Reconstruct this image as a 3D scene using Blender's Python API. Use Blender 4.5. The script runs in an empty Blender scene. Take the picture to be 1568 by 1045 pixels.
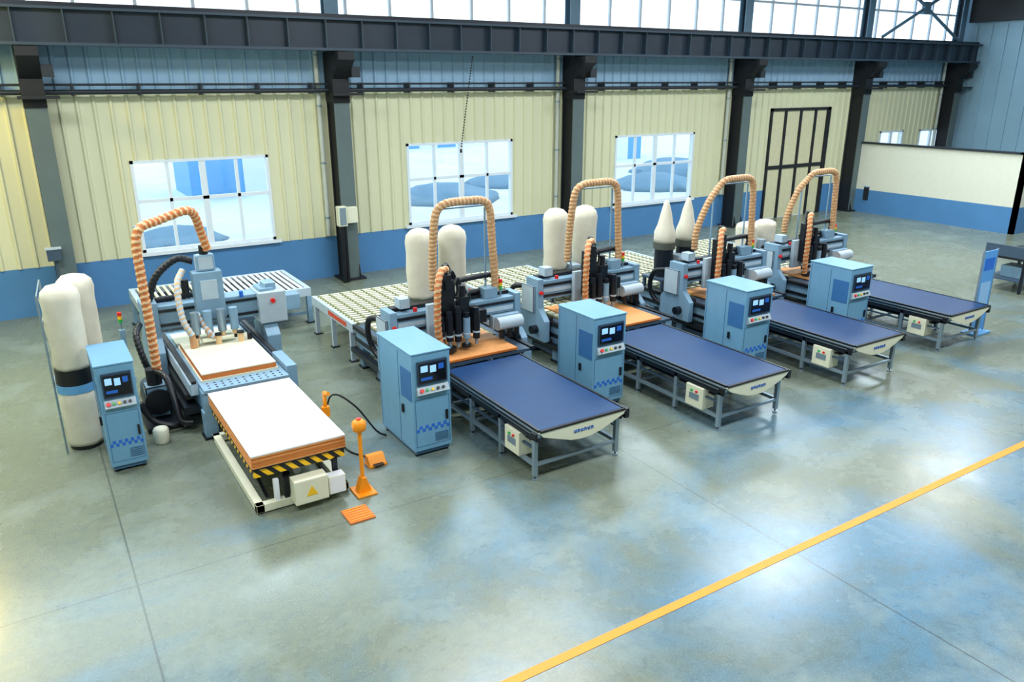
import bpy, bmesh, math, random
from mathutils import Vector, Matrix
random.seed(3)
SC=bpy.context.scene
COL=SC.collection
D=19.84
# ---------------------------------------------------------------- materials
def lin(c):
    return tuple(((v/255.)/12.92 if v/255.<=.04045 else ((v/255.+.055)/1.055)**2.4) for v in c)+(1.,)
MATS={}
def mat(name,rgb,rough=.5,metal=0.,var=.12,scale=6.,bump=0.,emit=0.,spec=.5):
    if name in MATS: return MATS[name]
    m=bpy.data.materials.new(name); m.use_nodes=True; nt=m.node_tree; b=nt.nodes['Principled BSDF']
    c=lin(rgb)
    b.inputs['Roughness'].default_value=rough; b.inputs['Metallic'].default_value=metal
    b.inputs['Specular IOR Level'].default_value=spec
    if emit:
        b.inputs['Emission Color'].default_value=c; b.inputs['Emission Strength'].default_value=emit
    tc=nt.nodes.new('ShaderNodeTexCoord'); n=nt.nodes.new('ShaderNodeTexNoise'); n.inputs['Scale'].default_value=scale; n.inputs['Detail'].default_value=4
    nt.links.new(tc.outputs['Object'],n.inputs['Vector'])
    mx=nt.nodes.new('ShaderNodeMix'); mx.data_type='RGBA'
    mx.inputs[6].default_value=tuple(v*(1-var) for v in c[:3])+(1,); mx.inputs[7].default_value=tuple(min(1,v*(1+var)) for v in c[:3])+(1,)
    nt.links.new(n.outputs[0],mx.inputs[0]); nt.links.new(mx.outputs[2],b.inputs['Base Color'])
    if bump:
        bp=nt.nodes.new('ShaderNodeBump'); bp.inputs['Strength'].default_value=bump; nt.links.new(n.outputs[0],bp.inputs['Height']); nt.links.new(bp.outputs[0],b.inputs['Normal'])
    MATS[name]=m; return m
GREY=mat('machine_grey',(122,156,180),.4)
GREYL=mat('machine_light_grey',(172,190,202),.4)
GREY2=mat('machine_dark_grey',(58,78,98),.45)
CAB=mat('cabinet_paint',(104,154,188),.36,var=.08)
CABD=mat('cabinet_trim',(62,102,140),.4)
BLK=mat('black_plastic',(10,13,20),.4)
BLK2=mat('black_steel',(20,26,36),.35,.2)
ALU=mat('aluminium',(140,160,174),.35,.5)
BELT=mat('belt_rubber',(6,52,98),.45,var=.2,scale=3,spec=.25)
HOSE=mat('hose_brown',(186,138,96),.5)
HOSE2=mat('hose_cream',(216,180,134),.5)
HOSEO=mat('hose_orange',(192,110,54),.5)
BAG=mat('bag_cloth',(212,208,190),.85,var=.16,scale=5,bump=.4)
BAGG=mat('bag_collar',(74,80,72),.7)
WOOD=mat('plywood',(212,146,84),.6,scale=14,var=.2)
WOODE=mat('plywood_edge',(200,112,44),.65,scale=60,var=.3)
WHT=mat('white_laminate',(226,231,238),.45,var=.03)
CRM=mat('cream_panel',(216,217,194),.5,var=.06)
ORG=mat('orange_paint',(240,146,10),.45)
RED=mat('red_plastic',(220,30,25),.4)
GRN=mat('green_lens',(40,170,80),.4)
YEL=mat('yellow_lens',(240,190,30),.4)
BLU=mat('blue_decal',(30,100,200),.5)
OLV=mat('bed_olive',(104,108,64),.6)
SCR=mat('screen_glass',(8,12,24),.12)
SCRL=mat('screen_lit',(150,200,240),.2,emit=.5)
COLM=mat('column_steel',(86,102,104),.55,var=.18,scale=2)
COLD=mat('column_web',(14,20,28),.6)  # near-black puts the web's shade into its colour; also used for dark frames
GIRD=mat('girder_steel',(30,46,62),.5,var=.25,scale=2)
GIRDL=mat('girder_flange',(44,62,78),.5)
UPC=mat('upper_column',(100,134,158),.5)
FRM=mat('window_frame',(216,229,240),.4,var=.03)
DPIPE=mat('downpipe_paint',(188,196,188),.5)
WCR=mat('wall_cream',(210,212,180),.55,var=.08,scale=.5)
WUP=mat('wall_upper',(140,176,204),.55,var=.1,scale=.6)  # bluish cast of light on the upper wall, painted in as its colour
WBL=mat('wall_blue',(76,130,182),.45,var=.1,scale=1.5)
WEND=mat('wall_end_panel',(134,170,192),.55,var=.18,scale=.5)
WPAR=mat('partition_plaster',(222,222,206),.6,var=.05)
CEI=mat('ceiling_panel',(60,68,78),.8)
SNOW=mat('snow',(225,232,240),.8,var=.25,scale=.35)
SHED=mat('shed_blue',(100,164,215),.6)
HILL=mat('hill_haze',(120,150,170),.9,var=.3,scale=.4)
PIPE=mat('pipe_dark',(26,36,46),.5)

def hazard():
    m=bpy.data.materials.new('hazard_stripe'); m.use_nodes=True; nt=m.node_tree; b=nt.nodes['Principled BSDF']
    tc=nt.nodes.new('ShaderNodeTexCoord'); sp=nt.nodes.new('ShaderNodeSeparateXYZ'); nt.links.new(tc.outputs['Object'],sp.inputs[0])
    def M(op,a,c):
        n=nt.nodes.new('ShaderNodeMath'); n.operation=op
        for i,v in enumerate((a,c)):
            if isinstance(v,(int,float)): n.inputs[i].default_value=v
            else: nt.links.new(v,n.inputs[i])
        return n.outputs[0]
    s=M('ADD',M('ADD',sp.outputs[0],sp.outputs[1]),sp.outputs[2])
    fr=M('FRACT',M('MULTIPLY',M('ADD',s,50.),6.5),0); g=M('GREATER_THAN',fr,.5)
    mx=nt.nodes.new('ShaderNodeMix'); mx.data_type='RGBA'; mx.inputs[6].default_value=lin((245,190,20)); mx.inputs[7].default_value=lin((22,22,26))
    nt.links.new(g,mx.inputs[0]); nt.links.new(mx.outputs[2],b.inputs['Base Color']); return m
HAZ=hazard()

def floormat():
    m=bpy.data.materials.new('polished_concrete'); m.use_nodes=True; nt=m.node_tree; b=nt.nodes['Principled BSDF']; L=nt.links.new
    tc=nt.nodes.new('ShaderNodeTexCoord'); sp=nt.nodes.new('ShaderNodeSeparateXYZ'); L(tc.outputs['Object'],sp.inputs[0])
    def M(op,a,c=0.,clamp=False):
        n=nt.nodes.new('ShaderNodeMath'); n.operation=op; n.use_clamp=clamp
        for i,v in enumerate((a,c)):
            if isinstance(v,(int,float)): n.inputs[i].default_value=v
            else: L(v,n.inputs[i])
        return n.outputs[0]
    def N(sc,det=5,ro=.55,dist=0.):
        n=nt.nodes.new('ShaderNodeTexNoise'); n.inputs['Scale'].default_value=sc; n.inputs['Detail'].default_value=det; n.inputs['Roughness'].default_value=ro; n.inputs['Distortion'].default_value=dist; L(tc.outputs['Object'],n.inputs['Vector']); return n.outputs[0]
    def MIX(f,a,c,bt='MIX'):
        n=nt.nodes.new('ShaderNodeMix'); n.data_type='RGBA'; n.blend_type=bt
        for i,v in ((0,f),(6,a),(7,c)):
            if isinstance(v,(int,float)): n.inputs[i].default_value=v
            elif isinstance(v,tuple): n.inputs[i].default_value=v
            else: L(v,n.inputs[i])
        return n.outputs[2]
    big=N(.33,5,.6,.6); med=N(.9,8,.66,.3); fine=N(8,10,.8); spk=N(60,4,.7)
    # blue window reflections painted into the colour, stronger toward the aisle, over grey-olive concrete
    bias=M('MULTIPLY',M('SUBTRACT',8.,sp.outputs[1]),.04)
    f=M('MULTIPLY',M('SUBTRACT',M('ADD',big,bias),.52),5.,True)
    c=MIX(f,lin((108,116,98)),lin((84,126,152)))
    c=MIX(M('MULTIPLY',M('SUBTRACT',med,.5),2.6,True),c,lin((140,154,148)))
    c=MIX(M('MULTIPLY',M('SUBTRACT',fine,.46),2.2,True),c,lin((74,90,98)))
    c=MIX(M('MULTIPLY',M('SUBTRACT',spk,.54),3.4,True),c,lin((158,176,178)))
    def joint(out,off,step,w):
        a=M('ABSOLUTE',M('SUBTRACT',M('FRACT',M('DIVIDE',M('ADD',out,-off+step*10.5),step)),.5)); return M('LESS_THAN',a,w/step)
    j=M('MAXIMUM',joint(sp.outputs[0],.33,6.3,.01),joint(sp.outputs[1],7.9,6.3,.007))
    c=MIX(M('MULTIPLY',j,.6),c,lin((50,58,60)))
    L(c,b.inputs['Base Color'])
    L(M('ADD',M('MULTIPLY',med,.34),.1),b.inputs['Roughness'])
    b.inputs['Specular IOR Level'].default_value=.5
    bp=nt.nodes.new('ShaderNodeBump'); bp.inputs['Strength'].default_value=.07; L(fine,bp.inputs['Height']); L(bp.outputs[0],b.inputs['Normal'])
    return m
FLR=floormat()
def glass():
    m=bpy.data.materials.new('window_glass'); m.use_nodes=True; nt=m.node_tree; nt.nodes.clear()
    o=nt.nodes.new('ShaderNodeOutputMaterial'); t=nt.nodes.new('ShaderNodeBsdfTransparent'); g=nt.nodes.new('ShaderNodeBsdfGlossy'); x=nt.nodes.new('ShaderNodeMixShader')
    t.inputs[0].default_value=(.95,.98,1,1); g.inputs['Roughness'].default_value=.05; x.inputs[0].default_value=.05
    nt.links.new(t.outputs[0],x.inputs[1]); nt.links.new(g.outputs[0],x.inputs[2]); nt.links.new(x.outputs[0],o.inputs[0]); return m
GLS=glass()

# ---------------------------------------------------------------- builder
class O:
    def __init__(s,name,loc=(0,0,0),single=False,world=False):
        s.name=name; s.loc=Vector(loc); s.parts={}; s.cur='body'; s.single=single; s.off=-s.loc if world else Vector((0,0,0))
    def P(s,n): s.cur=n; return s
    def _g(s):
        if s.cur not in s.parts: s.parts[s.cur]=(bmesh.new(),[])
        return s.parts[s.cur]
    def _mi(s,m):
        ms=s._g()[1]
        if m not in ms: ms.append(m)
        return ms.index(m)
    def mesh(s,vs,fs,m,smooth=False,bev=0,fm=None):
        bm,_=s._g(); i=s._mi(m)
        v=[bm.verts.new(Vector(p)+s.off) for p in vs]; out=[]
        for k,f in enumerate(fs):
            try: q=bm.faces.new([v[j] for j in f])
            except ValueError: continue
            q.material_index=i if fm is None else s._mi(fm[k]); q.smooth=smooth; out.append(q)
        if bev:
            es=list({e for q in out for e in q.edges}); bmesh.ops.bevel(bm,geom=es,offset=bev,segments=2,profile=.6,affect='EDGES')
        return s
    def box(s,x0,x1,y0,y1,z0,z1,m,b=0):
        if x0>x1:x0,x1=x1,x0
        if y0>y1:y0,y1=y1,y0
        vs=[(x,y,z) for z in (z0,z1) for y in (y0,y1) for x in (x0,x1)]
        return s.mesh(vs,[(0,2,3,1),(4,5,7,6),(0,1,5,4),(2,6,7,3),(0,4,6,2),(1,3,7,5)],m,bev=b)
    def prism(s,pts,vec,m,b=0):
        n=len(pts); v=Vector(vec); vs=[Vector(p) for p in pts]+[Vector(p)+v for p in pts]
        fs=[tuple(range(n-1,-1,-1)),tuple(range(n,2*n))]+[(i,(i+1)%n,n+(i+1)%n,n+i) for i in range(n)]
        return s.mesh(vs,fs,m,bev=b)
    def cyl(s,p0,p1,r,m,seg=16,r2=None):
        p0=Vector(p0);p1=Vector(p1);r2=r if r2 is None else r2
        a=(p1-p0).normalized(); t=Vector((0,0,1)) if abs(a.z)<.9 else Vector((1,0,0)); u=a.cross(t).normalized(); w=a.cross(u)
        vs=[];
        for p,q in ((p0,r),(p1,r2)):
            for i in range(seg):
                an=2*math.pi*i/seg; vs.append(p+(u*math.cos(an)+w*math.sin(an))*q)
        s.mesh(vs,[(i,(i+1)%seg,seg+(i+1)%seg,seg+i) for i in range(seg)],m,smooth=True)
        s.mesh(vs[:seg],[tuple(range(seg-1,-1,-1))],m); s.mesh(vs[seg:],[tuple(range(seg))],m); return s
    def lathe(s,prof,c,m,seg=24,wob=0):
        c=Vector(c); vs=[]; ph=random.random()*6
        for r,z in prof:
            for i in range(seg):
                a=2*math.pi*i/seg; q=r*(1+wob*(math.sin(5*a+ph+z*7)+.6*math.sin(9*a-z*13+ph)))
                vs.append(c+Vector((q*math.cos(a),q*math.sin(a),z)))
        n=len(prof); fs=[(k*seg+i,k*seg+(i+1)%seg,(k+1)*seg+(i+1)%seg,(k+1)*seg+i) for k in range(n-1) for i in range(seg)]
        fs+= [tuple(range(seg-1,-1,-1)),tuple((n-1)*seg+i for i in range(seg))]
        return s.mesh(vs,fs,m,smooth=True)
    def tube(s,pts,r,m,m2=None,pitch=.1,amp=0.,seg=12,step=.02):
        P=[Vector(p) for p in pts]; P=[P[0]*2-P[1]]+P+[P[-1]*2-P[-2]]; path=[]
        for i in range(1,len(P)-2):
            n=max(2,int((P[i+1]-P[i]).length/step))
            for k in range(n):
                t=k/n; a,b,c,d=P[i-1],P[i],P[i+1],P[i+2]
                path.append(.5*((2*b)+(c-a)*t+(2*a-5*b+4*c-d)*t*t+(3*b-a-3*c+d)*t**3))
        path.append(P[-2]); N=len(path); T=(path[1]-path[0]).normalized()
        u=T.orthogonal().normalized(); vs=[];L=0;ph=[]
        for i in range(N):
            T2=(path[min(i+1,N-1)]-path[max(i-1,0)]).normalized(); u=(u-T2*u.dot(T2)).normalized(); w=T2.cross(u)
            if i: L+=(path[i]-path[i-1]).length
            for k in range(seg):
                a=2*math.pi*k/seg; c=math.cos(2*math.pi*L/pitch-a); ph.append(c)
                vs.append(path[i]+(u*math.cos(a)+w*math.sin(a))*r*(1+amp*c))
        fs=[];fm=[]
        for i in range(N-1):
            for k in range(seg):
                fs.append((i*seg+k,i*seg+(k+1)%seg,(i+1)*seg+(k+1)%seg,(i+1)*seg+k)); fm.append(m2 if (m2 and ph[i*seg+k]>.3) else m)
        fs.append(tuple(range(seg-1,-1,-1)));fm.append(m);fs.append(tuple((N-1)*seg+k for k in range(seg)));fm.append(m)
        return s.mesh(vs,fs,m,smooth=True,fm=fm)
    def done(s):
        root=None
        if not s.single:
            root=bpy.data.objects.new(s.name,None); root.empty_display_size=.2; root.location=s.loc; COL.objects.link(root)
        for n,(bm,ms) in s.parts.items():
            bmesh.ops.recalc_face_normals(bm,faces=bm.faces)
            me=bpy.data.meshes.new(n); bm.to_mesh(me); bm.free()
            for q in ms: me.materials.append(q)
            o=bpy.data.objects.new(s.name if s.single else n,me); COL.objects.link(o)
            if root: o.parent=root
            else: o.location=s.loc
        return root

# ---------------------------------------------------------------- room shell
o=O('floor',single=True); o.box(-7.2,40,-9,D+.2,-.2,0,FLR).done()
o=O('floor_line_marking',single=True); o.box(-7,35,4.6,4.7,.0005,.004,ORG).done()

wins=[(2.2,5.33,1.18,3.3),(9.07,12.48,1.18,3.4),(16.38,19.85,1.12,3.35)]
smallw=[(30.4,32.0,2.2,3.02),(33.2,35.0,2.2,3.0)]
door=(23.6,27.0,0,4.05)
CL=(6.45,8.9)
ops=wins+smallw+[door,(-6.8,35.,CL[0],CL[1])]
xs=sorted({-7,35.2}|{v for w in ops for v in w[:2]}); zs=sorted({0,1.1,4.85,9.6}|{v for w in ops for v in w[2:]})
def inop(x,z): return any(a<x<b and c<z<d for a,b,c,d in ops)
o=O('wall_back',single=True)
def wm(z): return WBL if z<1.1 else (WCR if z<4.85 else WUP)
for i in range(len(xs)-1):
    for k in range(len(zs)-1):
        if not inop((xs[i]+xs[i+1])/2,(zs[k]+zs[k+1])/2): o.box(xs[i],xs[i+1],D,D+.2,zs[k],zs[k+1],wm((zs[k]+zs[k+1])/2))
x=-6.9
while x<35:
    for k in range(len(zs)-1):
        if zs[k]>=1.1 and not inop(x,(zs[k]+zs[k+1])/2) and not inop(x-.04,(zs[k]+zs[k+1])/2) and not inop(x+.04,(zs[k]+zs[k+1])/2):
            z0,z1=zs[k],zs[k+1]
            o.prism([(x-.05,D,z0),(x-.02,D-.045,z0),(x+.02,D-.045,z0),(x+.05,D,z0)],(0,0,z1-z0),wm((z0+z1)/2))
    x+=.33
o.done()
def window(n,x0,x1,z0,z1,cols,rows,main=None):
    o=O('window_%d'%n,((x0+x1)/2,D+.05,z0),world=True); o.P('frame')
    y0,y1=D-.03,D+.09; t=.07
    o.box(x0,x0+t,y0,y1,z0,z1,FRM).box(x1-t,x1,y0,y1,z0,z1,FRM).box(x0,x1,y0,y1,z0,z0+t,FRM).box(x0,x1,y0,y1,z1-t,z1,FRM)
    for i in range(1,cols):
        x=x0+(x1-x0)*i/cols; h=.07 if i*2==cols else .035
        o.box(x-h,x+h,y0+.02,y1-.02,z0,z1,FRM)
    for r in rows:
        z=z0+(z1-z0)*r; o.box(x0,x1,y0+.02,y1-.02,z-.04,z+.04,FRM)
    o.box(x0-.12,x1+.12,D-.1,D-.03,z0-.08,z0,FRM)
    o.P('pane').box(x0,x1,D+.04,D+.05,z0,z1,GLS); o.done()
for i,w in enumerate(wins): window(i+1,*w,4,(.56,))
for i,w in enumerate(smallw): window(i+4,*w,2,())
o=O('window_6',(14,D,CL[0]),world=True); o.P('frame')
o.box(-6.8,35,D-.03,D+.08,CL[0],CL[0]+.1,FRM).box(-6.8,35,D-.03,D+.08,CL[1]-.1,CL[1],FRM).box(-6.8,35,D,D+.06,7.55,7.62,FRM)
x=-6.8
while x<35: o.box(x-.035,x+.035,D-.01,D+.07,CL[0],CL[1],FRM); x+=1.2
o.P('pane').box(-6.8,35,D+.03,D+.035,CL[0],CL[1],GLS); o.done()
# door
o=O('door_1',(25.3,D,0),world=True); o.P('leaf')
a,b,_,zt=door
o.box(a+.06,b-.06,D+.0,D+.06,.02,zt-.06,mat('door_cream',(206,204,170),.5))
o.P('frame'); o.box(a,a+.1,D-.06,D+.08,0,zt,COLD).box(b-.2,b,D-.06,D+.08,0,zt,COLD).box(a,b,D-.06,D+.08,zt-.1,zt,COLD)
for i in (1,2,3): o.box(a+(b-a)*i/4-.06,a+(b-a)*i/4+.06,D-.04,D,0,zt-.1,COLD)
o.box(a,b,D-.045,D,1.85,1.98,COLD); o.done()

o=O('wall_left',single=True); o.box(-7.2,-7,-9,D,0,9.6,WCR).done()
o=O('wall_front',single=True); o.box(-7.2,35.4,-9.2,-9,0,9.6,WCR).done()
o=O('wall_right',single=True)
for y in [v*.6 for v in range(-14,33)]: o.box(35.16,35.2,y-.04,y+.04,0,7.2,WEND)
o.box(35.2,35.4,-9,D,0,9.6,WEND); o.done()
o=O('ceiling',single=True); o.box(-7.2,35.4,-9,D+.2,9.6,9.8,CEI).done()
o=O('trim_1',single=True); o.box(34.9,35.15,-9,D-.4,7.3,8.6,COLD).done()
# low enclosure at the far right
o=O('wall_partition',(28.4,13.1,0),world=True)
o.P('plaster').box(28.4,28.55,13.1,D,.9,2.66,WPAR).box(28.4,35.2,13.1,13.25,.9,2.66,WPAR)
o.P('dado').box(28.4,28.55,13.1,D,0,.9,WBL).box(28.4,35.2,13.1,13.25,0,.9,WBL)
o.P('cap').box(28.34,28.61,13.04,D,2.66,2.72,PIPE).box(28.34,35.2,13.04,13.31,2.66,2.72,PIPE); o.done()

# ---------------------------------------------------------------- steel structure
for cx in (.56,7.11,14.43,21.66,28.3,34.6):
    o=O('steel_column',(cx,D-.33,0),world=True); w=.2
    o.P('shaft').box(cx-w,cx+w,D-.62,D-.58,0,5.7,COLM).box(cx-w,cx+w,D-.12,D-.08,0,5.7,COLD).box(cx-.02,cx+.02,D-.6,D-.1,0,5.7,COLD)
    o.P('left_infill').box(cx-w+.03,cx-w+.05,D-.58,D-.12,0,5.7,COLD)  # dark sheet across the left cavity, standing in for its shade
    o.P('base_plate').box(cx-.32,cx+.32,D-.72,D-.02,0,.05,COLD)
    for sx in (-1,1): o.prism([(cx+sx*.17,D-.62,.05),(cx+sx*.17,D-.72,.05),(cx+sx*.17,D-.62,.4)],(.02,0,0),COLD)
    o.P('dark_collar').box(cx-w-.01,cx+w+.01,D-.64,D-.07,4.5,5.7,COLD)
    o.P('bracket').prism([(cx-.2,D-.62,5.05),(cx-.2,D-1.15,5.5),(cx-.2,D-1.15,5.68),(cx-.2,D-.62,5.68)],(.4,0,0),COLD)
    o.P('pipe_bracket').box(cx-.3,cx+.45,D-.95,D-.62,4.68,4.74,COLD).box(cx+.2,cx+.42,D-.9,D-.62,5.1,5.35,PIPE)
    o.P('upper_shaft').box(cx-.17,cx+.17,D-.36,D-.32,5.7,9.6,UPC).box(cx-.17,cx+.17,D-.1,D-.06,5.7,9.6,UPC).box(cx-.02,cx+.02,D-.33,D-.08,5.7,9.6,GIRD)
    o.done()
o=O('crane_runway_girder',(14,D-.85,5.7),world=True)
o.P('web').box(-7,35.1,D-.87,D-.84,5.76,6.38,GIRD)
o.P('flange').box(-7,35.1,D-1.05,D-.65,5.7,5.76,GIRDL).box(-7,35.1,D-1.05,D-.65,6.38,6.43,GIRDL)
o.P('rail').box(-7,35.1,D-.89,D-.81,6.43,6.52,BLK2)
o.P('stiffener'); x=-6.8
while x<35: o.box(x-.012,x+.012,D-1.03,D-.87,5.76,6.38,GIRDL); x+=.9
o.done()
o=O('trim_6',(14,D-.3,4.75),world=True)  # cable pipe running along the back wall
o.P('conduit_pipe').cyl((-7,D-.3,4.8),(35.1,D-.3,4.8),.055,PIPE,10).cyl((-7,D-.3,4.95),(35.1,D-.3,4.95),.025,PIPE,8)
o.P('clip'); x=-6.5
while x<35: o.box(x-.02,x+.02,D-.34,D,4.72,4.98,PIPE); x+=1.3
o.done()
for i,cx in enumerate((7.11,14.43,21.66,34.6)):
    o=O('trim_%d'%(i+2),(cx-.42,D-.12,0),world=True); o.P('downpipe').cyl((cx-.42,D-.12,1.15),(cx-.42,D-.12,6.3),.06,DPIPE,12).P('clamp')  # rain downpipes beside the columns
    for z in (1.6,3,4.4,5.6): o.cyl((cx-.42,D-.12,z),(cx-.42,D-.12,z+.05),.072,ALU,12)
    o.done()
o=O('column_switch_box',(6.95,D-.8,1.3),world=True)
o.P('box').box(6.7,6.93,D-.95,D-.75,1.5,2.0,CRM,.01).box(6.97,7.25,D-.85,D-.66,1.55,1.95,CRM,.01)
o.P('door_seam').box(6.73,6.9,D-.956,D-.95,1.53,1.97,ALU); o.P('conduit').cyl((6.8,D-.82,0),(6.8,D-.82,1.5),.05,BLK).cyl((6.9,D-.82,.02),(6.9,D-.82,1.5),.04,BLK); o.done()
for cx in (.56,):
    o=O('column_junction_box',(cx,D-.7,1.3),world=True); o.P('box').box(cx-.32,cx-.05,D-.8,D-.63,1.35,1.6,GREY2,.01).P('lid').box(cx-.34,cx-.03,D-.82,D-.63,1.6,1.63,GREYL).P('conduit').cyl((cx-.18,D-.7,0),(cx-.18,D-.7,1.35),.025,GREY2,8).done()
for cx in (28.3,):
    o=O('column_hoist_hook',(cx+.5,D-1.1,.5),world=True); o.P('box').box(cx+.05,cx+.35,D-1.2,D-1.0,.5,1.0,COLD,.01).P('cap').box(cx+.03,cx+.37,D-1.22,D-1.0,1.0,1.04,GREY).P('post').cyl((cx+.2,D-1.1,0),(cx+.2,D-1.1,.5),.04,COLD).done()
o=O('hanging_chain',(11,D-.5,3.4),world=True); o.P('links')
for i in range(34):
    z=5.6-i*.07; o.box(10.85-.012*i-.014,10.85-.012*i+.014,D-.62,D-.6,z,z+.045,BLK)
o.P('hook').cyl((10.44,D-.61,3.14),(10.44,D-.61,3.24),.03,BLK); o.done()
o=O('clerestory_brace',(31.5,D-.45,7),world=True); o.P('rod').cyl((29,D-.45,6.6),(34.2,D-.45,8.9),.06,UPC).cyl((29,D-.45,8.9),(34.2,D-.45,6.6),.06,UPC).P('gusset').box(31.4,31.8,D-.52,D-.38,7.5,7.95,UPC); o.done()
for yy in (15.,8.):
    o=O('roof_truss',(14,yy,8.6),world=True); o.P('chord').box(-7,35,yy-.1,yy+.1,9.35,9.5,GIRD).box(-7,35,yy-.1,yy+.1,8.7,8.82,GIRD).P('web')
    x=-7
    while x<34: o.cyl((x,yy,8.8),(x+1,yy,9.4),.04,GIRD,8).cyl((x+1,yy,9.4),(x+2,yy,8.8),.04,GIRD,8); x+=2
    o.done()
# outside
o=O('ground_outside',single=True); o.box(-40,90,D+.3,90,-.4,-.1,SNOW).done()
for (x0,x1,y0,y1,h) in ((6.6,13,38,42,3.2),(26,31,58,62,2.6),(33,37,42,46,2.2)):
    o=O('outside_shed',((x0+x1)/2,(y0+y1)/2,-.1)); w=(x1-x0)/2; d=(y1-y0)/2
    o.P('walls').box(-w,w,-d,d,0,h,SHED).P('roof').prism([(-w-.3,-d-.3,h),(-w-.3,0,h+.8),(-w-.3,d+.3,h)],(2*w+.6,0,0),SNOW).P('door').box(-.8,.8,-d-.03,-d,0,2.1,WHT); o.done()
# low snow hills in the yard
for (cx,cy,rx,h) in ((16.5,32,2.6,.7),(21.5,35,2.2,.6),(27.5,30,2.4,.7),(32.5,34,2.6,.9),(4.2,28,1.6,.5)):
    o=O('snow_bank',(cx,cy,-.12)); o.P('heap').lathe([(rx,0),(rx*.85,h*.35),(rx*.6,h*.7),(rx*.3,h*.95),(rx*.05,h)],(0,0,0),HILL,28,.09); o.done()

# ---------------------------------------------------------------- control cabinets
def cabinet(x0,y0,w=.62,d=1.1,h=1.52):
    o=O('control_cabinet',(x0,y0,0))
    o.P('body').box(0,w,0,d,.09,h,CAB,.014)
    o.P('plinth').box(.03,w-.03,.03,d-.03,.04,.09,CABD)
    for x in (.06,w-.06):
        for y in (.07,d-.07): o.P('foot').cyl((x,y,0),(x,y,.05),.03,BLK)
    o.P('lid').box(-.012,w+.012,-.012,d+.012,h,h+.022,CAB,.006)
    o.P('seam').box(.03,w-.03,-.004,0,.16,.165,CABD).box(.03,.036,-.004,0,.16,.86,CABD).box(w-.036,w-.03,-.004,0,.16,.86,CABD).box(.03,w-.03,-.004,0,.86,.866,CABD)
    o.box(-.004,0,.45,.456,.12,h-.04,CABD).box(-.004,0,d-.04,d-.034,.12,h-.04,CABD)
    o.P('monitor_bezel').box(w*.12,w*.9,-.03,0,1.08,1.42,mat('bezel_grey',(40,60,82),.4),.008)
    o.P('screen').box(w*.16,w*.86,-.036,-.03,1.11,1.39,SCR)
    o.P('screen_icons').box(w*.2,w*.38,-.039,-.036,1.27,1.36,SCRL).box(w*.44,w*.6,-.039,-.036,1.25,1.35,SCRL).box(w*.66,w*.8,-.039,-.036,1.28,1.36,BLU).box(w*.2,w*.5,-.039,-.036,1.15,1.19,BLU)
    o.P('keypad').prism([(w*.1,0,.92),(w*.1,-.07,.96),(w*.1,-.02,1.05),(w*.1,0,1.05)],(w*.82,0,0),GREYL)
    for i,c in enumerate((RED,GRN,YEL,BLK,BLK)): o.P('button_%d'%i).cyl((w*(.2+.14*i),-.04,1.0),(w*(.2+.14*i),-.07,1.02),.02 if i else .028,c,12)
    o.P('latch').box(w*.84,w*.9,-.02,0,.5,.64,BLK,.004)
    o.P('vent')
    for k in range(5): o.box(w*.55,w*.9,-.008,0,.2+k*.028,.212+k*.028,CABD)
    o.P('decal')
    for k in range(11):
        for q in range(2):
            if (k+q)%2==0: o.box(w*(.06+.08*k),w*(.14+.08*k),-.0045,0,.38+q*.045,.425+q*.045,BLU)
    o.box(-.0045,0,.03,.38,.84,1.28,mat('decal_blue_soft',(50,104,160),.45))
    o.P('side_handle').box(-.03,0,.3,.34,.6,.72,BLK,.004)
    o.P('hinge').cyl((w+.008,.1,.4),(w+.008,.1,.48),.012,ALU).cyl((w+.008,.1,1.2),(w+.008,.1,1.28),.012,ALU)
    return o.done()
cabinet(.40,10.72,.46,1.0,1.52)
cabinet(4.03,8.95,.58,1.15)
cabinet(7.12,8.95,.64,.95)
cabinet(10.36,8.82,.68,.95)
cabinet(13.34,8.86,.66,.95)

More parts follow.
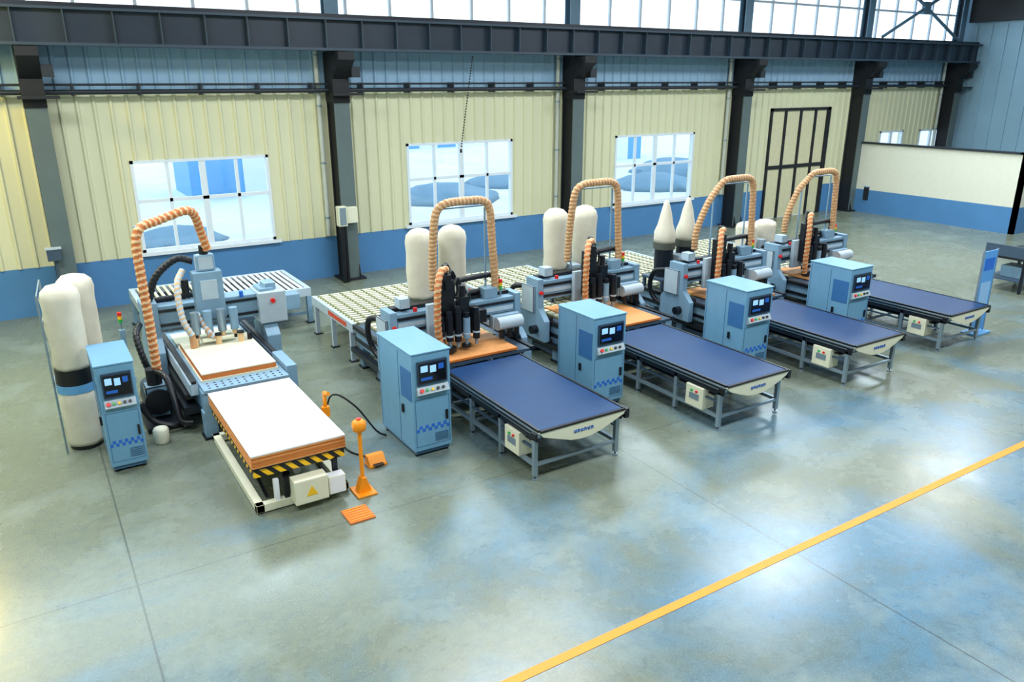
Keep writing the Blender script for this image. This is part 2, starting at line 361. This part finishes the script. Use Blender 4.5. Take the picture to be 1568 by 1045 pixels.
# ---------------------------------------------------------------- belt conveyors
def conveyor(xc,yf,L,w=.72):
    o=O('belt_conveyor',(xc,yf,0)); e=w-.05
    o.P('belt').box(-e,e,.05,L-.05,.735,.762,BELT).cyl((-e,.05,.715),(e,.05,.715),.047,BELT,20).cyl((-e,L-.05,.715),(e,L-.05,.715),.047,BELT,20).box(-e,e,.05,L-.05,.668,.675,BELT)
    o.P('side_frame')
    for s in (-1,1):
        o.box(s*(w-.045),s*w,.02,L-.02,.66,.735,ALU,.004).box(s*(w-.04),s*(w-.005),.02,L-.02,.735,.77,BLK)
        o.box(s*w,s*(w+.006),.06,L-.06,.68,.71,BLK).box(s*(w-.04),s*(w-.01),.06,L-.06,.58,.66,BLK2)
    ys=(.14,.37*L,L*.68,L-.14)
    for s in (-1,1):
        for y in ys:
            o.P('leg').box(s*(w-.07),s*(w-.01),y-.03,y+.03,.06,.64,ALU,.004)
            o.P('levelling_foot').cyl((s*(w-.04),y,.0),(s*(w-.04),y,.02),.04,ALU,14).cyl((s*(w-.04),y,.02),(s*(w-.04),y,.06),.012,BLK2,8)
        o.P('stretcher').box(s*(w-.065),s*(w-.015),.14,L-.14,.2,.25,ALU).box(s*(w-.06),s*(w-.02),.14,L-.14,.44,.465,GREY2)
    for y in ys: o.box(-w+.05,w-.05,y-.02,y+.02,.2,.24,ALU).box(-w+.05,w-.05,y-.02,y+.02,.58,.64,GREY2)
    pts=[(-w,-.01,.735),(-w+.08,-.01,.66),(-.42,-.01,.59),(-.2,-.01,.515),(-.05,-.01,.5),(.12,-.01,.505),(.3,-.01,.54),(.5,-.01,.62),(w-.05,-.01,.68),(w,-.01,.735)]
    o.P('tail_cover').prism(pts,(0,.06,0),CRM,.006)
    o.P('tail_roller').cyl((-w+.02,.0,.75),(w-.02,.0,.75),.022,BLK)
    o.P('tail_mark')
    x=-.16
    for k in range(6):
        o.box(x,x+.012,-.017,-.009,.61,.65,BLU).box(x,x+.035,-.017,-.009,.64 if k%2 else .61,.65 if k%2 else .62,BLU).box(x+.025,x+.037,-.017,-.009,.61,.65,BLU); x+=.055
    o.P('bearing_block').box(w,w+.07,.0,.16,.6,.74,BLK,.008).box(-w-.04,-w,.02,.12,.64,.72,BLK,.005)
    o.P('drive_motor').cyl((.1,.5,.52),(.42,.5,.52),.075,GREY2,18).box(0,.12,.42,.58,.44,.6,BLK,.01)
    o.P('belt_pan').box(-w+.08,w-.08,.3,L-.2,.5,.52,BLK2)
    o.P('switch_box').box(-w-.03,-w+.22,.42,.78,.24,.58,CRM,.01).box(-w-.035,-w-.03,.5,.7,.36,.46,ALU)
    o.P('switch_button').cyl((-w-.03,.55,.5),(-w-.05,.55,.5),.02,RED,10).cyl((-w-.03,.65,.5),(-w-.05,.65,.5),.02,GRN,10)
    return o.done()
conveyor(5.78,7.42,2.66); conveyor(8.92,7.22,2.86,.68); conveyor(12.12,7.34,2.74,.7); conveyor(15.22,7.48,2.6,.7)

# ---------------------------------------------------------------- CNC routers with gantry
def light_tower(o,x,y,z):
    o.P('light_tower').cyl((x,y,z),(x,y,z+.12),.015,ALU,8)
    for i,c in enumerate((GRN,YEL,RED)): o.cyl((x,y,z+.12+i*.06),(x,y,z+.175+i*.06),.032,c,12)
def router(xc,gy,bdx=0,cone=False,adx=0.,zt=3.2,cx=0.,sl=0.,bz=0.,bsp=.62):
    y0=10.2; o=O('cnc_router',(xc,y0,0)); g=gy-y0; W=1.0; L=2.75
    o.P('bed_frame')
    for s in (-1,1):
        o.box(s*.86,s*1.02,0,L,.42,.72,GREY,.01)
        o.P('linear_rail').box(s*1.0,s*1.08,0,L,.72,.79,BLK).box(s*1.02,s*1.05,0,L,.5,.56,BLK)
        o.P('cable_trough').box(s*1.03,s*1.14,.0,L,.3,.38,BLK2)
        o.P('bed_frame').box(s*.9,s*.98,.1,L-.1,.1,.18,GREY2)
        for y in (.15,.95,1.8,L-.15):
            o.P('bed_leg').box(s*.86,s*1.0,y-.08,y+.08,.03,.42,GREY,.006); o.P('bed_foot').box(s*.83,s*1.03,y-.11,y+.11,0,.03,BLK2); o.P('bed_frame')
    for y in (.1,.95,1.8,L-.1): o.box(-.86,.86,y-.06,y+.06,.45,.6,GREY2)
    o.P('bed_top').box(-.98,.98,0,L,.72,.77,GREY2)
    o.P('vacuum_panel').box(-.85,.85,.9,L-.02,.77,.79,OLV)
    o.P('vacuum_pad')
    for i in range(9):
        for k in range(9): o.box(-.82+i*.185,-.82+i*.185+.12,1.0+k*.185,1.0+k*.185+.12,.79,.805,CRM)
    o.P('work_board').box(-.68,.74,.02,g+.35,.79,.825,WOOD).P('work_board_edge').box(-.68,.74,.0,.02,.79,.825,WOODE)
    o.P('vacuum_pump').cyl((-.5,.5,.25),(.2,.5,.25),.17,GREY2,20).box(.25,.6,.3,.8,.06,.4,BLK2,.02)
    # gantry
    for s in (-1,1):
        prof=[(g-.42,.4),(g+.42,.4),(g+.42,.8),(g+.2,1.0),(g+.2,1.55),(g-.2,1.55),(g-.2,1.0),(g-.42,.8)]
        o.P('gantry_side').prism([(s*1.1,y,z) for y,z in prof],(s*.12,0,0),GREY,.012)
        o.P('gantry_motor').cyl((s*1.22,g-.15,.6),(s*1.34,g-.15,.6),.08,BLK2,16).box(s*1.22,s*1.26,g-.1,g+.3,.9,1.4,GREYL,.01)
        o.P('rail_slider').box(s*1.0,s*1.1,g-.38,g-.15,.72,.85,BLK).box(s*1.0,s*1.1,g+.15,g+.38,.72,.85,BLK)
    o.P('gantry_beam').box(-1.12,1.12,g-.16,g+.16,1.14,1.5,GREY,.015)
    o.P('gantry_rail').box(-1.08,1.08,g-.19,g-.16,1.2,1.24,BLK).box(-1.08,1.08,g-.19,g-.16,1.4,1.44,BLK).box(-1.08,1.08,g-.175,g-.16,1.28,1.35,GREYL)
    o.P('cable_tray').box(-1.1,1.1,g+.02,g+.16,1.5,1.56,BLK)
    o.P('emergency_stop').cyl((-.75,g-.12,1.5),(-.75,g-.12,1.56),.035,RED,12).cyl((-1.16,g-.2,1.3),(-1.16,g-.25,1.3),.035,RED,12)
    # carriage
    o.P('carriage_plate').box(cx-.3,cx+.44,g-.28,g-.19,1.0,1.62,GREYL,.01)
    o.P('z_column').box(cx-.14,cx+.12,g-.4,g-.26,1.15,2.0,BLK,.01).box(cx-.05,cx+.06,g-.44,g-.3,1.85,2.1,BLK,.01).box(cx+.2,cx+.38,g-.42,g-.28,1.1,1.7,BLK2,.01).box(cx+.42,cx+.56,g-.4,g-.28,1.05,1.5,BLK,.01)
    o.P('spindle')
    for i,x in enumerate((-.18,-.03,.12,.28,.46)):
        x+=cx; t=.06*(i%3)-.04
        o.cyl((x,g-.5,1.0+.03*(i%2)),(x,g-.5,1.42+t),.06,BLK if i!=3 else GREY,16).cyl((x,g-.5,.9),(x,g-.5,1.02),.03,ALU,12).cyl((x,g-.5,1.42+t),(x,g-.5,1.5+t),.05,BLK2,14).cyl((x,g-.5,1.1),(x,g-.5,1.13),.064,GREYL,16)
    o.P('brush_skirt').cyl((cx-.05,g-.5,.86),(cx-.05,g-.5,.93),.12,BLK,18).cyl((cx+.27,g-.5,.88),(cx+.27,g-.5,.93),.08,BLK,16)
    o.P('servo_motor').cyl((cx-.01,g-.35,2.1),(cx-.01,g-.35,2.26),.05,BLK,14).cyl((cx+.29,g-.35,1.7),(cx+.29,g-.35,1.88),.05,BLK,14).box(cx+.58,cx+.72,g-.4,g-.25,1.2,1.42,BLK,.01)
    o.P('cable_bundle')
    for k in range(5): o.tube([(cx-.1+.1*k,g-.35,1.95-.1*k),(cx+.05+.1*k,g-.25,2.24-.13*k),(cx+.25+.08*k,g-.1,1.95-.1*k),(cx+.35+.07*k,g+.05,1.56)],.024,BLK,seg=8,step=.05)
    o.P('drag_chain').tube([(cx+.35,g+.09,1.6),(.75,g+.09,1.62),(.92,g+.09,1.72),(.8,g+.09,1.86),(cx+.4,g+.06,1.85)],.05,BLK,BLK2,.06,.1,8,.02)
    o.tube([(-1.2,g+.3,1.35),(-1.26,g+.6,1.25),(-1.22,g+.75,.9),(-1.15,g+.6,.62),(-1.12,g+.1,.6)],.05,BLK,BLK2,.06,.1,8,.02)
    o.P('tool_magazine').cyl((.62,g-.38,1.12),(1.1,g-.38,1.12),.11,GREYL,20).box(.6,1.12,g-.3,g-.16,1.0,1.24,GREY,.01)
    for x in (.72,.88,1.02): o.cyl((x,g-.38,.86),(x,g-.38,1.04),.045,BLK,12)
    o.P('aux_box').box(.55,.8,g-.12,g+.1,1.5,1.68,GREY,.01).box(-1.0,-.82,g-.1,g+.12,1.56,1.72,GREYL,.01)
    light_tower(o,.9,g-.05,1.5)
    a=adx
    o.P('arch_hose').tube([(a-.28-sl,g+.25,1.7),(a-.3-sl,g+.2,2.1),(a-.32-sl*.5,g+.1,2.65),(a-.28,g+.05,zt-.16),(a-.14,g,zt-.02),(a+.2,g,zt),(a+.54,g,zt-.02),(a+.68,g-.0,zt-.18),(a+.72,g,zt-.7),(a+.76,g,zt-1.2),(a+.78,g,1.62)],.066,HOSE,HOSE2,.07,.07,14,.0175)
    o.P('spindle_hose').tube([(cx-.02,g-.42,2.2),(cx-.16,g-.5,2.18),(cx-.27,g-.6,1.95),(cx-.3,g-.62,1.5),(cx-.28,g-.6,1.2),(cx-.2,g-.55,.93)],.056,HOSEO,HOSE2,.09,.1,14,.02)
    o.P('hose_mast').cyl((a+.66,g+.13,1.5),(a+.66,g+.13,zt-.15),.018,GREY,8).cyl((a-.24,g+.2,1.5),(a-.24,g+.2,zt-.2),.018,GREY,8).cyl((a-.24,g+.13,zt-.12),(a+.66,g+.13,zt-.12),.014,GREY,8)
    # dust collector on rear platform
    h=bsp/2; up=.34 if cone else 0.
    o.P('collector_platform').box(bdx-h-.3,bdx+h+.3,g+.55,g+1.2,1.0,1.05,GREY2).box(bdx-.2,bdx-.12,g+.16,g+.6,1.0,1.2,GREY).box(bdx+.2,bdx+.28,g+.16,g+.6,1.0,1.2,GREY)
    for x in (bdx-h-.26,bdx+h+.26):
        for y in (g+.6,g+1.15): o.P('collector_post').box(x-.03,x+.03,y-.03,y+.03,.8,1.02,GREY2)
    for k,x in enumerate((bdx-h,bdx+h)):
        o.P('collector_blower').cyl((x,g+.88,1.05),(x,g+.88,1.3+up+bz*.3),.2,BLK2,20).cyl((x,g+.88,1.3+up+bz*.3),(x,g+.88,1.44+up+bz*.3),.235,BAGG,24).cyl((x,g+.6,1.18),(x,g+.75,1.18),.1,GREY2,16)
        if cone: prof=[(.21,1.76),(.225,1.85),(.22,1.98),(.16,2.15),(.11,2.4),(.05,2.62),(.02,2.66)]
        else: prof=[(.225,1.42),(.24,1.5),(.235,1.7),(.245,1.9),(.24,2.2),(.25,2.4),(.23,2.52),(.15,2.6),(.05,2.63)]
        o.P('dust_bag_%d'%k).lathe([(r,1.42+bz*.3+(z-1.42)*(1+bz*.5)) for r,z in prof],(x,g+.88,0),BAG,28,.03)
    o.P('collector_motor').box(bdx-.1,bdx+.1,g+.62,g+.85,1.05,1.5,GREYL,.02).cyl((bdx,g+.56,1.28),(bdx,g+.7,1.28),.09,BLK2,16)
    o.done()
    # slatted feed table behind
    o=O('slatted_feed_table',(xc+.05,13.05,0)); L2=2.3
    o.P('frame')
    for s in (-1,1): o.box(s*1.02,s*1.1,0,L2,.6,.78,GREYL,.006).box(s*1.1,s*1.105,.3,1.3,.64,.73,mat('logo_red',(200,80,50)))
    for y in (.04,L2-.04,L2/2): o.box(-1.02,1.02,y-.04,y+.04,.6,.72,GREY)
    for s in (-1,1):
        for y in (.15,L2/2,L2-.15): o.P('leg').box(s*1.02,s*1.1,y-.04,y+.04,.02,.6,GREYL); o.P('foot').box(s*.98,s*1.13,y-.07,y+.07,0,.02,BLK2)
    o.P('under_panel').box(-1.02,1.02,.02,L2-.02,.70,.715,OLV)
    o.P('slat'); y=.06
    while y<L2-.06: o.box(-1.02,1.02,y,y+.065,.74,.77,CRM); y+=.145
    o.P('wheel_strip')
    for i in range(9): o.box(-.98+i*.235,-.94+i*.235,.03,L2-.03,.715,.775,OLV)
    o.done()
router(5.78,11.05,.16,adx=.05,zt=3.17,cx=-.3)
router(8.95,11.6,.28,adx=.05,zt=3.2,cx=-.15,bsp=.72)
router(12.1,11.1,-.45,True,adx=.12,zt=3.12,cx=-.4,sl=.35)
router(15.2,11.35,-.75,adx=.1,zt=3.05,cx=-.5,sl=.35,bz=-.8)

# ---------------------------------------------------------------- machine 1: nesting router, own layout
o=O('nesting_cnc_router',(2.35,12.6,0),world=True)
o.P('bed_frame').box(1.72,1.86,11.15,14.3,.42,.72,GREY,.01).box(2.86,3.0,11.15,14.3,.42,.72,GREY,.01)
for y in (11.25,12.3,13.3,14.2):
    o.box(1.86,2.86,y-.06,y+.06,.46,.6,GREY2)
    for x in (1.79,2.93): o.P('bed_leg').box(x-.09,x+.09,y-.1,y+.1,.03,.42,GREY,.006); o.P('bed_foot').box(x-.12,x+.12,y-.13,y+.13,0,.03,BLK2); o.P('bed_frame')
o.P('bed_top').box(1.74,2.98,11.12,14.3,.72,.77,GREY,.004)
o.P('perforation')
for i in range(11):
    for k in range(3): o.cyl((1.84+i*.105,11.2+k*.1,.77),(1.84+i*.105,11.2+k*.1,.773),.018,BLK2,8)
o.P('work_board').box(1.8,2.9,11.5,13.25,.80,.875,WOODE).P('work_board_face').box(1.8,2.9,11.5,13.25,.875,.89,CRM).P('spoil_board').box(1.78,2.92,11.48,14.1,.77,.8,CRM)
o.P('side_guard').box(3.0,3.16,11.3,12.1,.3,.85,GREY,.01).box(1.6,1.72,11.4,14.2,.62,.8,GREYL,.01).box(3.0,3.1,12.1,14.2,.62,.8,GREY2)
o.P('cable_trough').box(1.5,1.7,11.5,14.2,.3,.42,BLK2).box(1.55,1.7,11.6,13.9,.5,.58,BLK)
o.P('linear_rail').box(1.63,1.7,11.4,14.2,.8,.84,BLK).box(3.03,3.09,12.1,14.2,.8,.84,BLK)
g=13.55
for x0,x1 in ((1.32,1.56),(3.2,3.44)):
    prof=[(g-.45,.35),(g+.4,.35),(g+.4,.85),(g+.2,1.0),(g+.2,1.6),(g-.25,1.6),(g-.25,1.0),(g-.45,.8)]
    o.P('gantry_side').prism([(x0,y,z) for y,z in prof],(x1-x0,0,0),GREY,.015)
o.P('gantry_beam').box(1.4,3.4,g-.2,g+.2,1.12,1.52,GREY,.015).P('gantry_rail').box(1.5,3.2,g-.23,g-.2,1.18,1.22,BLK).box(1.5,3.2,g-.23,g-.2,1.42,1.46,BLK)
o.P('gantry_end_box').box(3.15,3.62,g-.35,g+.25,1.0,1.55,GREYL,.02).box(3.3,3.5,g-.2,g+.1,1.55,1.68,GREY,.01)
o.P('z_housing').box(2.12,2.58,g-.46,g-.22,1.25,2.06,GREY,.02).box(2.2,2.5,g-.43,g-.25,2.06,2.34,GREYL,.04).box(2.22,2.48,g-.475,g-.46,1.6,1.92,GREYL)
o.P('servo_motor').cyl((2.35,g-.35,2.34),(2.35,g-.35,2.48),.07,BLK,16).cyl((2.0,g-.35,1.7),(2.0,g-.35,1.95),.06,BLK,14)
o.P('spindle')
for i,x in enumerate((2.04,2.24,2.45,2.65)):
    o.cyl((x,g-.6,1.08),(x,g-.6,1.45),.07,GREY if i%2 else ALU,16).cyl((x,g-.6,1.0),(x,g-.6,1.08),.045,HOSE2,14).cyl((x,g-.6,.93),(x,g-.6,1.0),.025,BLK,10)
o.P('dust_shoe').box(2.1,2.6,g-.72,g-.5,.95,1.0,CRM,.01).cyl((1.95,g-.72,.89),(1.95,g-.72,1.1),.05,HOSE,12).cyl((2.85,g-.7,.89),(2.85,g-.7,1.0),.04,BLK,12)
o.P('bed_clamp')
for (x,y) in ((2.0,13.1),(2.35,13.05),(2.7,13.0)): o.cyl((x,y-.2,.89),(x,y-.2,1.04),.05,HOSE2,12).cyl((x,y-.2,1.04),(x,y-.2,1.07),.06,BLK,12)
o.P('drag_chain').tube([(1.45,g-.1,1.6),(1.62,g-.1,2.0),(1.95,g-.1,2.25),(2.2,g-.15,2.2)],.06,BLK,BLK2,.07,.1,8,.02).tube([(1.5,g+.1,1.56),(2.2,g+.1,1.58),(2.6,g+.1,1.62)],.05,BLK,BLK2,.07,.1,8,.02)
o.tube([(1.25,g-.3,1.3),(1.15,g-.6,1.2),(1.2,g-.75,.8),(1.3,g-.6,.5)],.05,BLK,BLK2,.07,.1,8,.02)
o.P('arch_hose').tube([(1.3,12.3,.75),(1.3,12.3,1.5),(1.29,12.35,2.3),(1.3,12.4,2.78),(1.4,12.45,2.98),(1.65,12.6,3.03),(2.05,12.75,3.12),(2.22,12.9,3.05),(2.32,13.05,2.75),(2.4,13.12,2.42)],.066,HOSEO,HOSE2,.09,.08,14,.0175)
o.P('head_hose').tube([(2.0,g-.3,2.1),(1.86,g-.5,1.9),(1.85,g-.65,1.4),(1.95,g-.72,1.1)],.05,GREYL,HOSE2,.08,.08,12,.02).tube([(2.1,g-.5,1.4),(2.2,g-.65,1.15),(2.3,g-.7,1.0)],.045,GREYL,HOSE,.08,.08,12,.02)
o.P('hose_mast').cyl((1.4,g-.2,1.6),(1.4,g-.2,2.85),.02,GREY,8).cyl((1.4,g-.2,2.85),(2.0,g-.3,2.95),.018,GREY,8)
o.P('emergency_stop').cyl((3.38,g-.35,1.4),(3.38,g-.4,1.4),.04,RED,12).cyl((2.9,g-.2,1.5),(2.9,g-.2,1.6),.035,BLU,12)
light_tower(o,1.0,g-.1,1.2) ; o.P('tower_post').box(.96,1.04,g-.14,g-.06,0,1.2,GREY)
o.P('pump_base').box(1.0,1.48,11.8,13.0,.0,.08,BLK2,.01)
o.P('pump_body').cyl((1.24,12.1,.36),(1.24,12.6,.36),.2,BLK2,24).cyl((1.24,12.6,.36),(1.24,12.95,.36),.16,GREY2,20).box(1.08,1.4,12.15,12.45,.1,.6,GREY,.02)
o.P('pump_filter').cyl((1.24,12.3,.6),(1.24,12.3,.85),.11,BLK,20)
o.P('pump_pipe').tube([(1.24,12.3,.8),(1.36,12.0,.8),(1.42,11.75,.5),(1.45,11.6,.2),(1.62,11.55,.15)],.05,BLK,seg=10).tube([(.95,11.85,.5),(1.1,11.8,.2),(1.35,11.7,.1),(1.55,11.8,.1)],.05,BLK,seg=10)
o.P('coolant_tank').lathe([(.1,0),(.11,.02),(.11,.2),(.09,.23),(.04,.25)],(1.13,11.42,0),CRM)
o.done()
# bag collector
o=O('dust_collector',(.24,12.1,0),world=True)
for k,(x,y) in enumerate(((.2,11.95),(.42,12.5))):
    o.P('upper_bag_%d'%k).lathe([(.22,1.2),(.235,1.26),(.225,1.5),(.24,1.8),(.235,2.05),(.245,2.2),(.225,2.3),(.16,2.37),(.05,2.4)],(x,y,0),BAG,30,.035)
    o.P('band_%d'%k).cyl((x,y,.98),(x,y,1.2),.24,BLK,30)
    o.P('lower_bag_%d'%k).lathe([(.23,.06),(.245,.12),(.235,.4),(.24,.7),(.23,.98)],(x,y,0),BAG,30,.025)
    o.P('base_ring_%d'%k).cyl((x,y,0),(x,y,.07),.22,BLK,24)
    o.P('blue_band_%d'%k).cyl((x,y,.86),(x,y,.98),.248,SHED,30)
o.P('stand')
for (x,y) in ((-.07,11.75),(.0,12.8)): o.cyl((x,y,0),(x,y,2.3),.014,ALU,8)
for z in (1.02,1.9,2.3): o.cyl((-.07,11.75,z),(.0,12.8,z),.01,ALU,8)
o.P('duct').tube([(.64,12.4,1.1),(.74,12.45,.8),(.85,12.5,.3),(.88,12.5,.15)],.06,BLK,seg=10).done()
# wide roller table at rear
o=O('roller_table',(3.4,17,0),world=True)
o.P('frame').box(1.6,4.95,16.05,16.15,.6,.78,GREYL,.006).box(1.6,4.95,17.95,18.05,.6,.78,GREYL,.006).box(1.6,1.7,16.15,17.95,.6,.78,GREYL).box(4.85,4.95,16.15,17.95,.6,.78,GREYL).box(3.2,3.28,16.15,17.95,.6,.7,GREY)
for x in (1.65,2.75,3.85,4.9):
    for y in (16.1,18.): o.P('leg').box(x-.05,x+.05,y-.05,y+.05,.02,.6,GREY); o.P('foot').box(x-.09,x+.09,y-.09,y+.09,0,.02,BLK2)
o.P('stretcher').box(1.65,4.9,16.08,16.12,.2,.26,GREY).box(1.65,4.9,17.98,18.02,.2,.26,GREY)
o.P('under_tray').box(1.7,4.85,16.15,17.95,.62,.64,BLK2)
o.P('roller'); x=1.78
while x<4.82: o.cyl((x,16.15,.765),(x,17.95,.765),.032,WHT if x>2.9 else CRM,10); x+=.125
o.P('side_box').box(4.0,4.6,15.7,16.03,.45,.78,GREY,.02).box(3.2,3.8,15.85,16.03,.3,.7,GREY2,.01); o.done()
# scissor lift
o=O('scissor_lift_table',(2.35,9.8,0),world=True)
X0,X1,Y0,Y1=1.76,2.93,8.62,10.95
o.P('base_frame').box(X0+.0,X0+.1,Y0,Y1+.1,.02,.12,CRM,.006).box(X1-.1,X1,Y0,Y1+.1,.02,.12,CRM,.006).box(X0,X1,Y0,Y0+.1,.02,.12,CRM,.006).box(X0,X1,Y1,Y1+.1,.02,.12,CRM,.006)
for x in (X0+.05,X1-.05):
    for y in (Y0+.06,Y1): o.P('foot').cyl((x,y,0),(x,y,.02),.05,BLK,14)
o.P('scissor_arm')
for x in (X0+.16,X1-.2):
    o.prism([(x,Y0+.15,.12),(x,Y0+.25,.12),(x,Y1-.1,.5),(x,Y1-.2,.5)],(.04,0,0),BLK2); o.prism([(x+.05,Y1-.15,.12),(x+.05,Y1-.05,.12),(x+.05,Y0+.2,.5),(x+.05,Y0+.1,.5)],(.04,0,0),BLK2)
o.cyl((X0+.15,9.85,.32),(X1-.15,9.85,.32),.03,ALU)
o.P('hydraulic_cylinder').cyl((2.3,9.2,.15),(2.3,10.2,.42),.05,BLK2,14).cyl((2.45,9.2,.15),(2.45,10.2,.42),.05,WHT,14)
o.P('front_prop').box(2.0,2.06,Y0+.02,Y0+.08,.12,.4,WHT).box(2.12,2.18,Y0+.02,Y0+.08,.12,.4,BLK).box(2.75,2.81,Y0+.02,Y0+.08,.12,.5,BLK2)
o.P('platform').box(X0+.02,X1-.02,Y0+.02,Y1-.02,.49,.6,HAZ).P('platform_top').box(X0,X1,Y0,Y1,.6,.615,BLK2)
o.P('board_stack')
for k in range(7): o.box(X0+.004*(k%2),X1-.004*((k+1)%2),Y0+.004*(k%3),Y1,.618+k*.022,.637+k*.022,WOODE if k%2 else WOOD)
o.P('top_sheet').box(X0,X1,Y0,Y1,.772,.79,WHT)
o.P('pump_box').box(2.18,2.6,8.4,8.6,.1,.42,CRM,.015).box(2.62,2.84,8.45,8.6,.1,.34,WHT,.01)
o.P('warning_sign').prism([(2.32,8.396,.2),(2.46,8.396,.2),(2.39,8.396,.33)],(0,.006,0),YEL)
o.done()
o=O('push_button_pedestal',(3.07,8.48,0)); o.P('base').box(-.13,.13,-.16,.16,0,.025,ORG,.008).prism([(-.09,-.06,.025),(.09,-.06,.025),(.03,-.06,.22),(-.03,-.06,.22)],(0,.12,0),ORG,.006)
o.P('post').cyl((0,0,.02),(0,0,.86),.026,ORG,16).P('head').lathe([(.03,.84),(.08,.87),(.09,.93),(.085,.98),(.05,1.01),(.01,1.015)],(0,0,0),ORG)
o.P('button').cyl((0,0,1.01),(0,0,1.03),.03,RED,12).done()
o=O('handrail_post',(3.05,9.7,0)); o.P('post').cyl((0,0,0),(0,0,.95),.028,ORG,14).cyl((0,0,.95),(0,-.16,.99),.028,ORG,12).P('base').cyl((0,0,0),(0,0,.02),.09,ORG,16).P('bracket').box(-.05,.05,-.04,.04,.6,.75,ORG,.008).done()
o=O('foot_pedal',(3.5,9.1,0)); o.P('base').box(-.13,.13,-.1,.1,0,.03,ORG,.006).P('hood').prism([(-.12,-.09,.03),(-.12,.09,.03),(-.12,.09,.14),(-.12,0,.15)],(.24,0,0),ORG,.008).P('tread').box(-.07,.07,-.14,-.04,.03,.05,BLK,.004)
o.P('cable').tube([(0,.1,.03),(-.06,.3,.015),(-.16,.5,.015),(-.2,.8,.015)],.012,BLK,seg=8,step=.05).done()
o=O('floor_plate',(2.8,7.98,0)); o.P('plate').box(-.16,.16,-.17,.17,0,.02,WOODE,.004).P('rib')
for k in range(6): o.box(-.14,.14,-.14+k*.055,-.125+k*.055,.02,.026,ORG)
o.done()
o=O('floor_cable',(3.6,9.95,0),world=True); o.P('cable').tube([(3.18,10.1,.02),(3.22,10.12,.6),(3.35,10.1,.72),(3.6,10.0,.5),(3.85,9.9,.1),(3.98,9.85,.015)],.014,BLK,seg=8,step=.05).done()
# blue sign stand
o=O('banner_stand',(16.3,7.85,0)); o.P('panel').box(-.2,.28,-.015,.015,.08,1.75,mat('banner_blue',(80,150,218),.4),.005)
o.P('frame').box(-.22,-.2,-.02,.02,.05,1.77,ALU).box(.28,.3,-.02,.02,.05,1.77,ALU).P('base').box(-.24,.32,-.16,.16,0,.05,SHED,.01).P('print').box(-.14,.22,-.018,-.015,1.35,1.6,BLU).box(-.14,.22,-.018,-.015,.5,1.1,mat('banner_pale',(140,186,230),.4)); o.done()
o=O('steel_workbench',(21.2,9.4,0)); o.P('top').box(-.9,.9,-.5,.5,.82,.88,BLK2,.01).P('back').box(-.9,-.84,-.5,.5,.88,1.15,GREY2)
for x in (-.84,.84):
    for y in (-.44,.44): o.P('leg').box(x-.03,x+.03,y-.03,y+.03,0,.82,BLK2)
o.P('shelf').box(-.86,.86,-.46,.46,.28,.32,GREY2).P('box').box(-.6,-.1,-.3,.2,.32,.6,GREY,.01); o.done()

# ---------------------------------------------------------------- light
w=bpy.data.worlds.new('sky'); SC.world=w; w.use_nodes=True; nt=w.node_tree; bg=nt.nodes['Background']
tc=nt.nodes.new('ShaderNodeTexCoord'); sp=nt.nodes.new('ShaderNodeSeparateXYZ'); rp=nt.nodes.new('ShaderNodeValToRGB')
nt.links.new(tc.outputs['Generated'],sp.inputs[0]); nt.links.new(sp.outputs[2],rp.inputs[0]); nt.links.new(rp.outputs[0],bg.inputs[0])
rp.color_ramp.elements[0].position=0; rp.color_ramp.elements[0].color=(.92,.97,1,1); rp.color_ramp.elements[1].position=.6; rp.color_ramp.elements[1].color=(.6,.82,1,1)
bg.inputs[1].default_value=2.2
def area(name,loc,sx,sy,e,c=(1,1,1),rot=(0,0,0)):
    l=bpy.data.lights.new(name,'AREA'); l.shape='RECTANGLE'; l.size=sx; l.size_y=sy; l.energy=e; l.color=c
    ob=bpy.data.objects.new(name,l); ob.location=loc; ob.rotation_euler=rot; COL.objects.link(ob); return ob
for x in (-1,8,17,26):
    for y in (4,12.5): area('ceiling_lamp',(x,y,8.5),4.5,2,650,(.94,.98,1))  # unseen fill lights added under the ceiling to brighten the hall
area('clerestory_daylight',(12,D-1.3,7.6),40,1.6,2000,(.72,.9,1),(math.radians(-60),0,0))
l=bpy.data.lights.new('warm_wall_lamp','POINT'); l.energy=480; l.color=(1,.72,.1); l.shadow_soft_size=.4  # unseen warm light added to tint the left wall like lens flare
ob=bpy.data.objects.new('warm_wall_lamp',l); ob.location=(-2.4,D-2.2,6.2); COL.objects.link(ob)

# ---------------------------------------------------------------- camera
f,p,yaw,roll=1224.,.324,.561,-.002
h=Vector((math.sin(yaw)*math.cos(p),math.cos(yaw)*math.cos(p),-math.sin(p))); r=Vector((math.cos(yaw),-math.sin(yaw),0)); u=r.cross(h)
r2=r*math.cos(roll)+u*math.sin(roll); u2=-r*math.sin(roll)+u*math.cos(roll)
cd=bpy.data.cameras.new('camera'); cd.sensor_width=36; cd.lens=f/1620*36; cd.clip_end=300
co=bpy.data.objects.new('camera',cd); M=Matrix((r2,u2,-h)).transposed().to_4x4(); M.translation=Vector((0,0,5)); co.matrix_world=M
COL.objects.link(co); SC.camera=co
SC.view_settings.view_transform='Standard'; SC.view_settings.look='None'
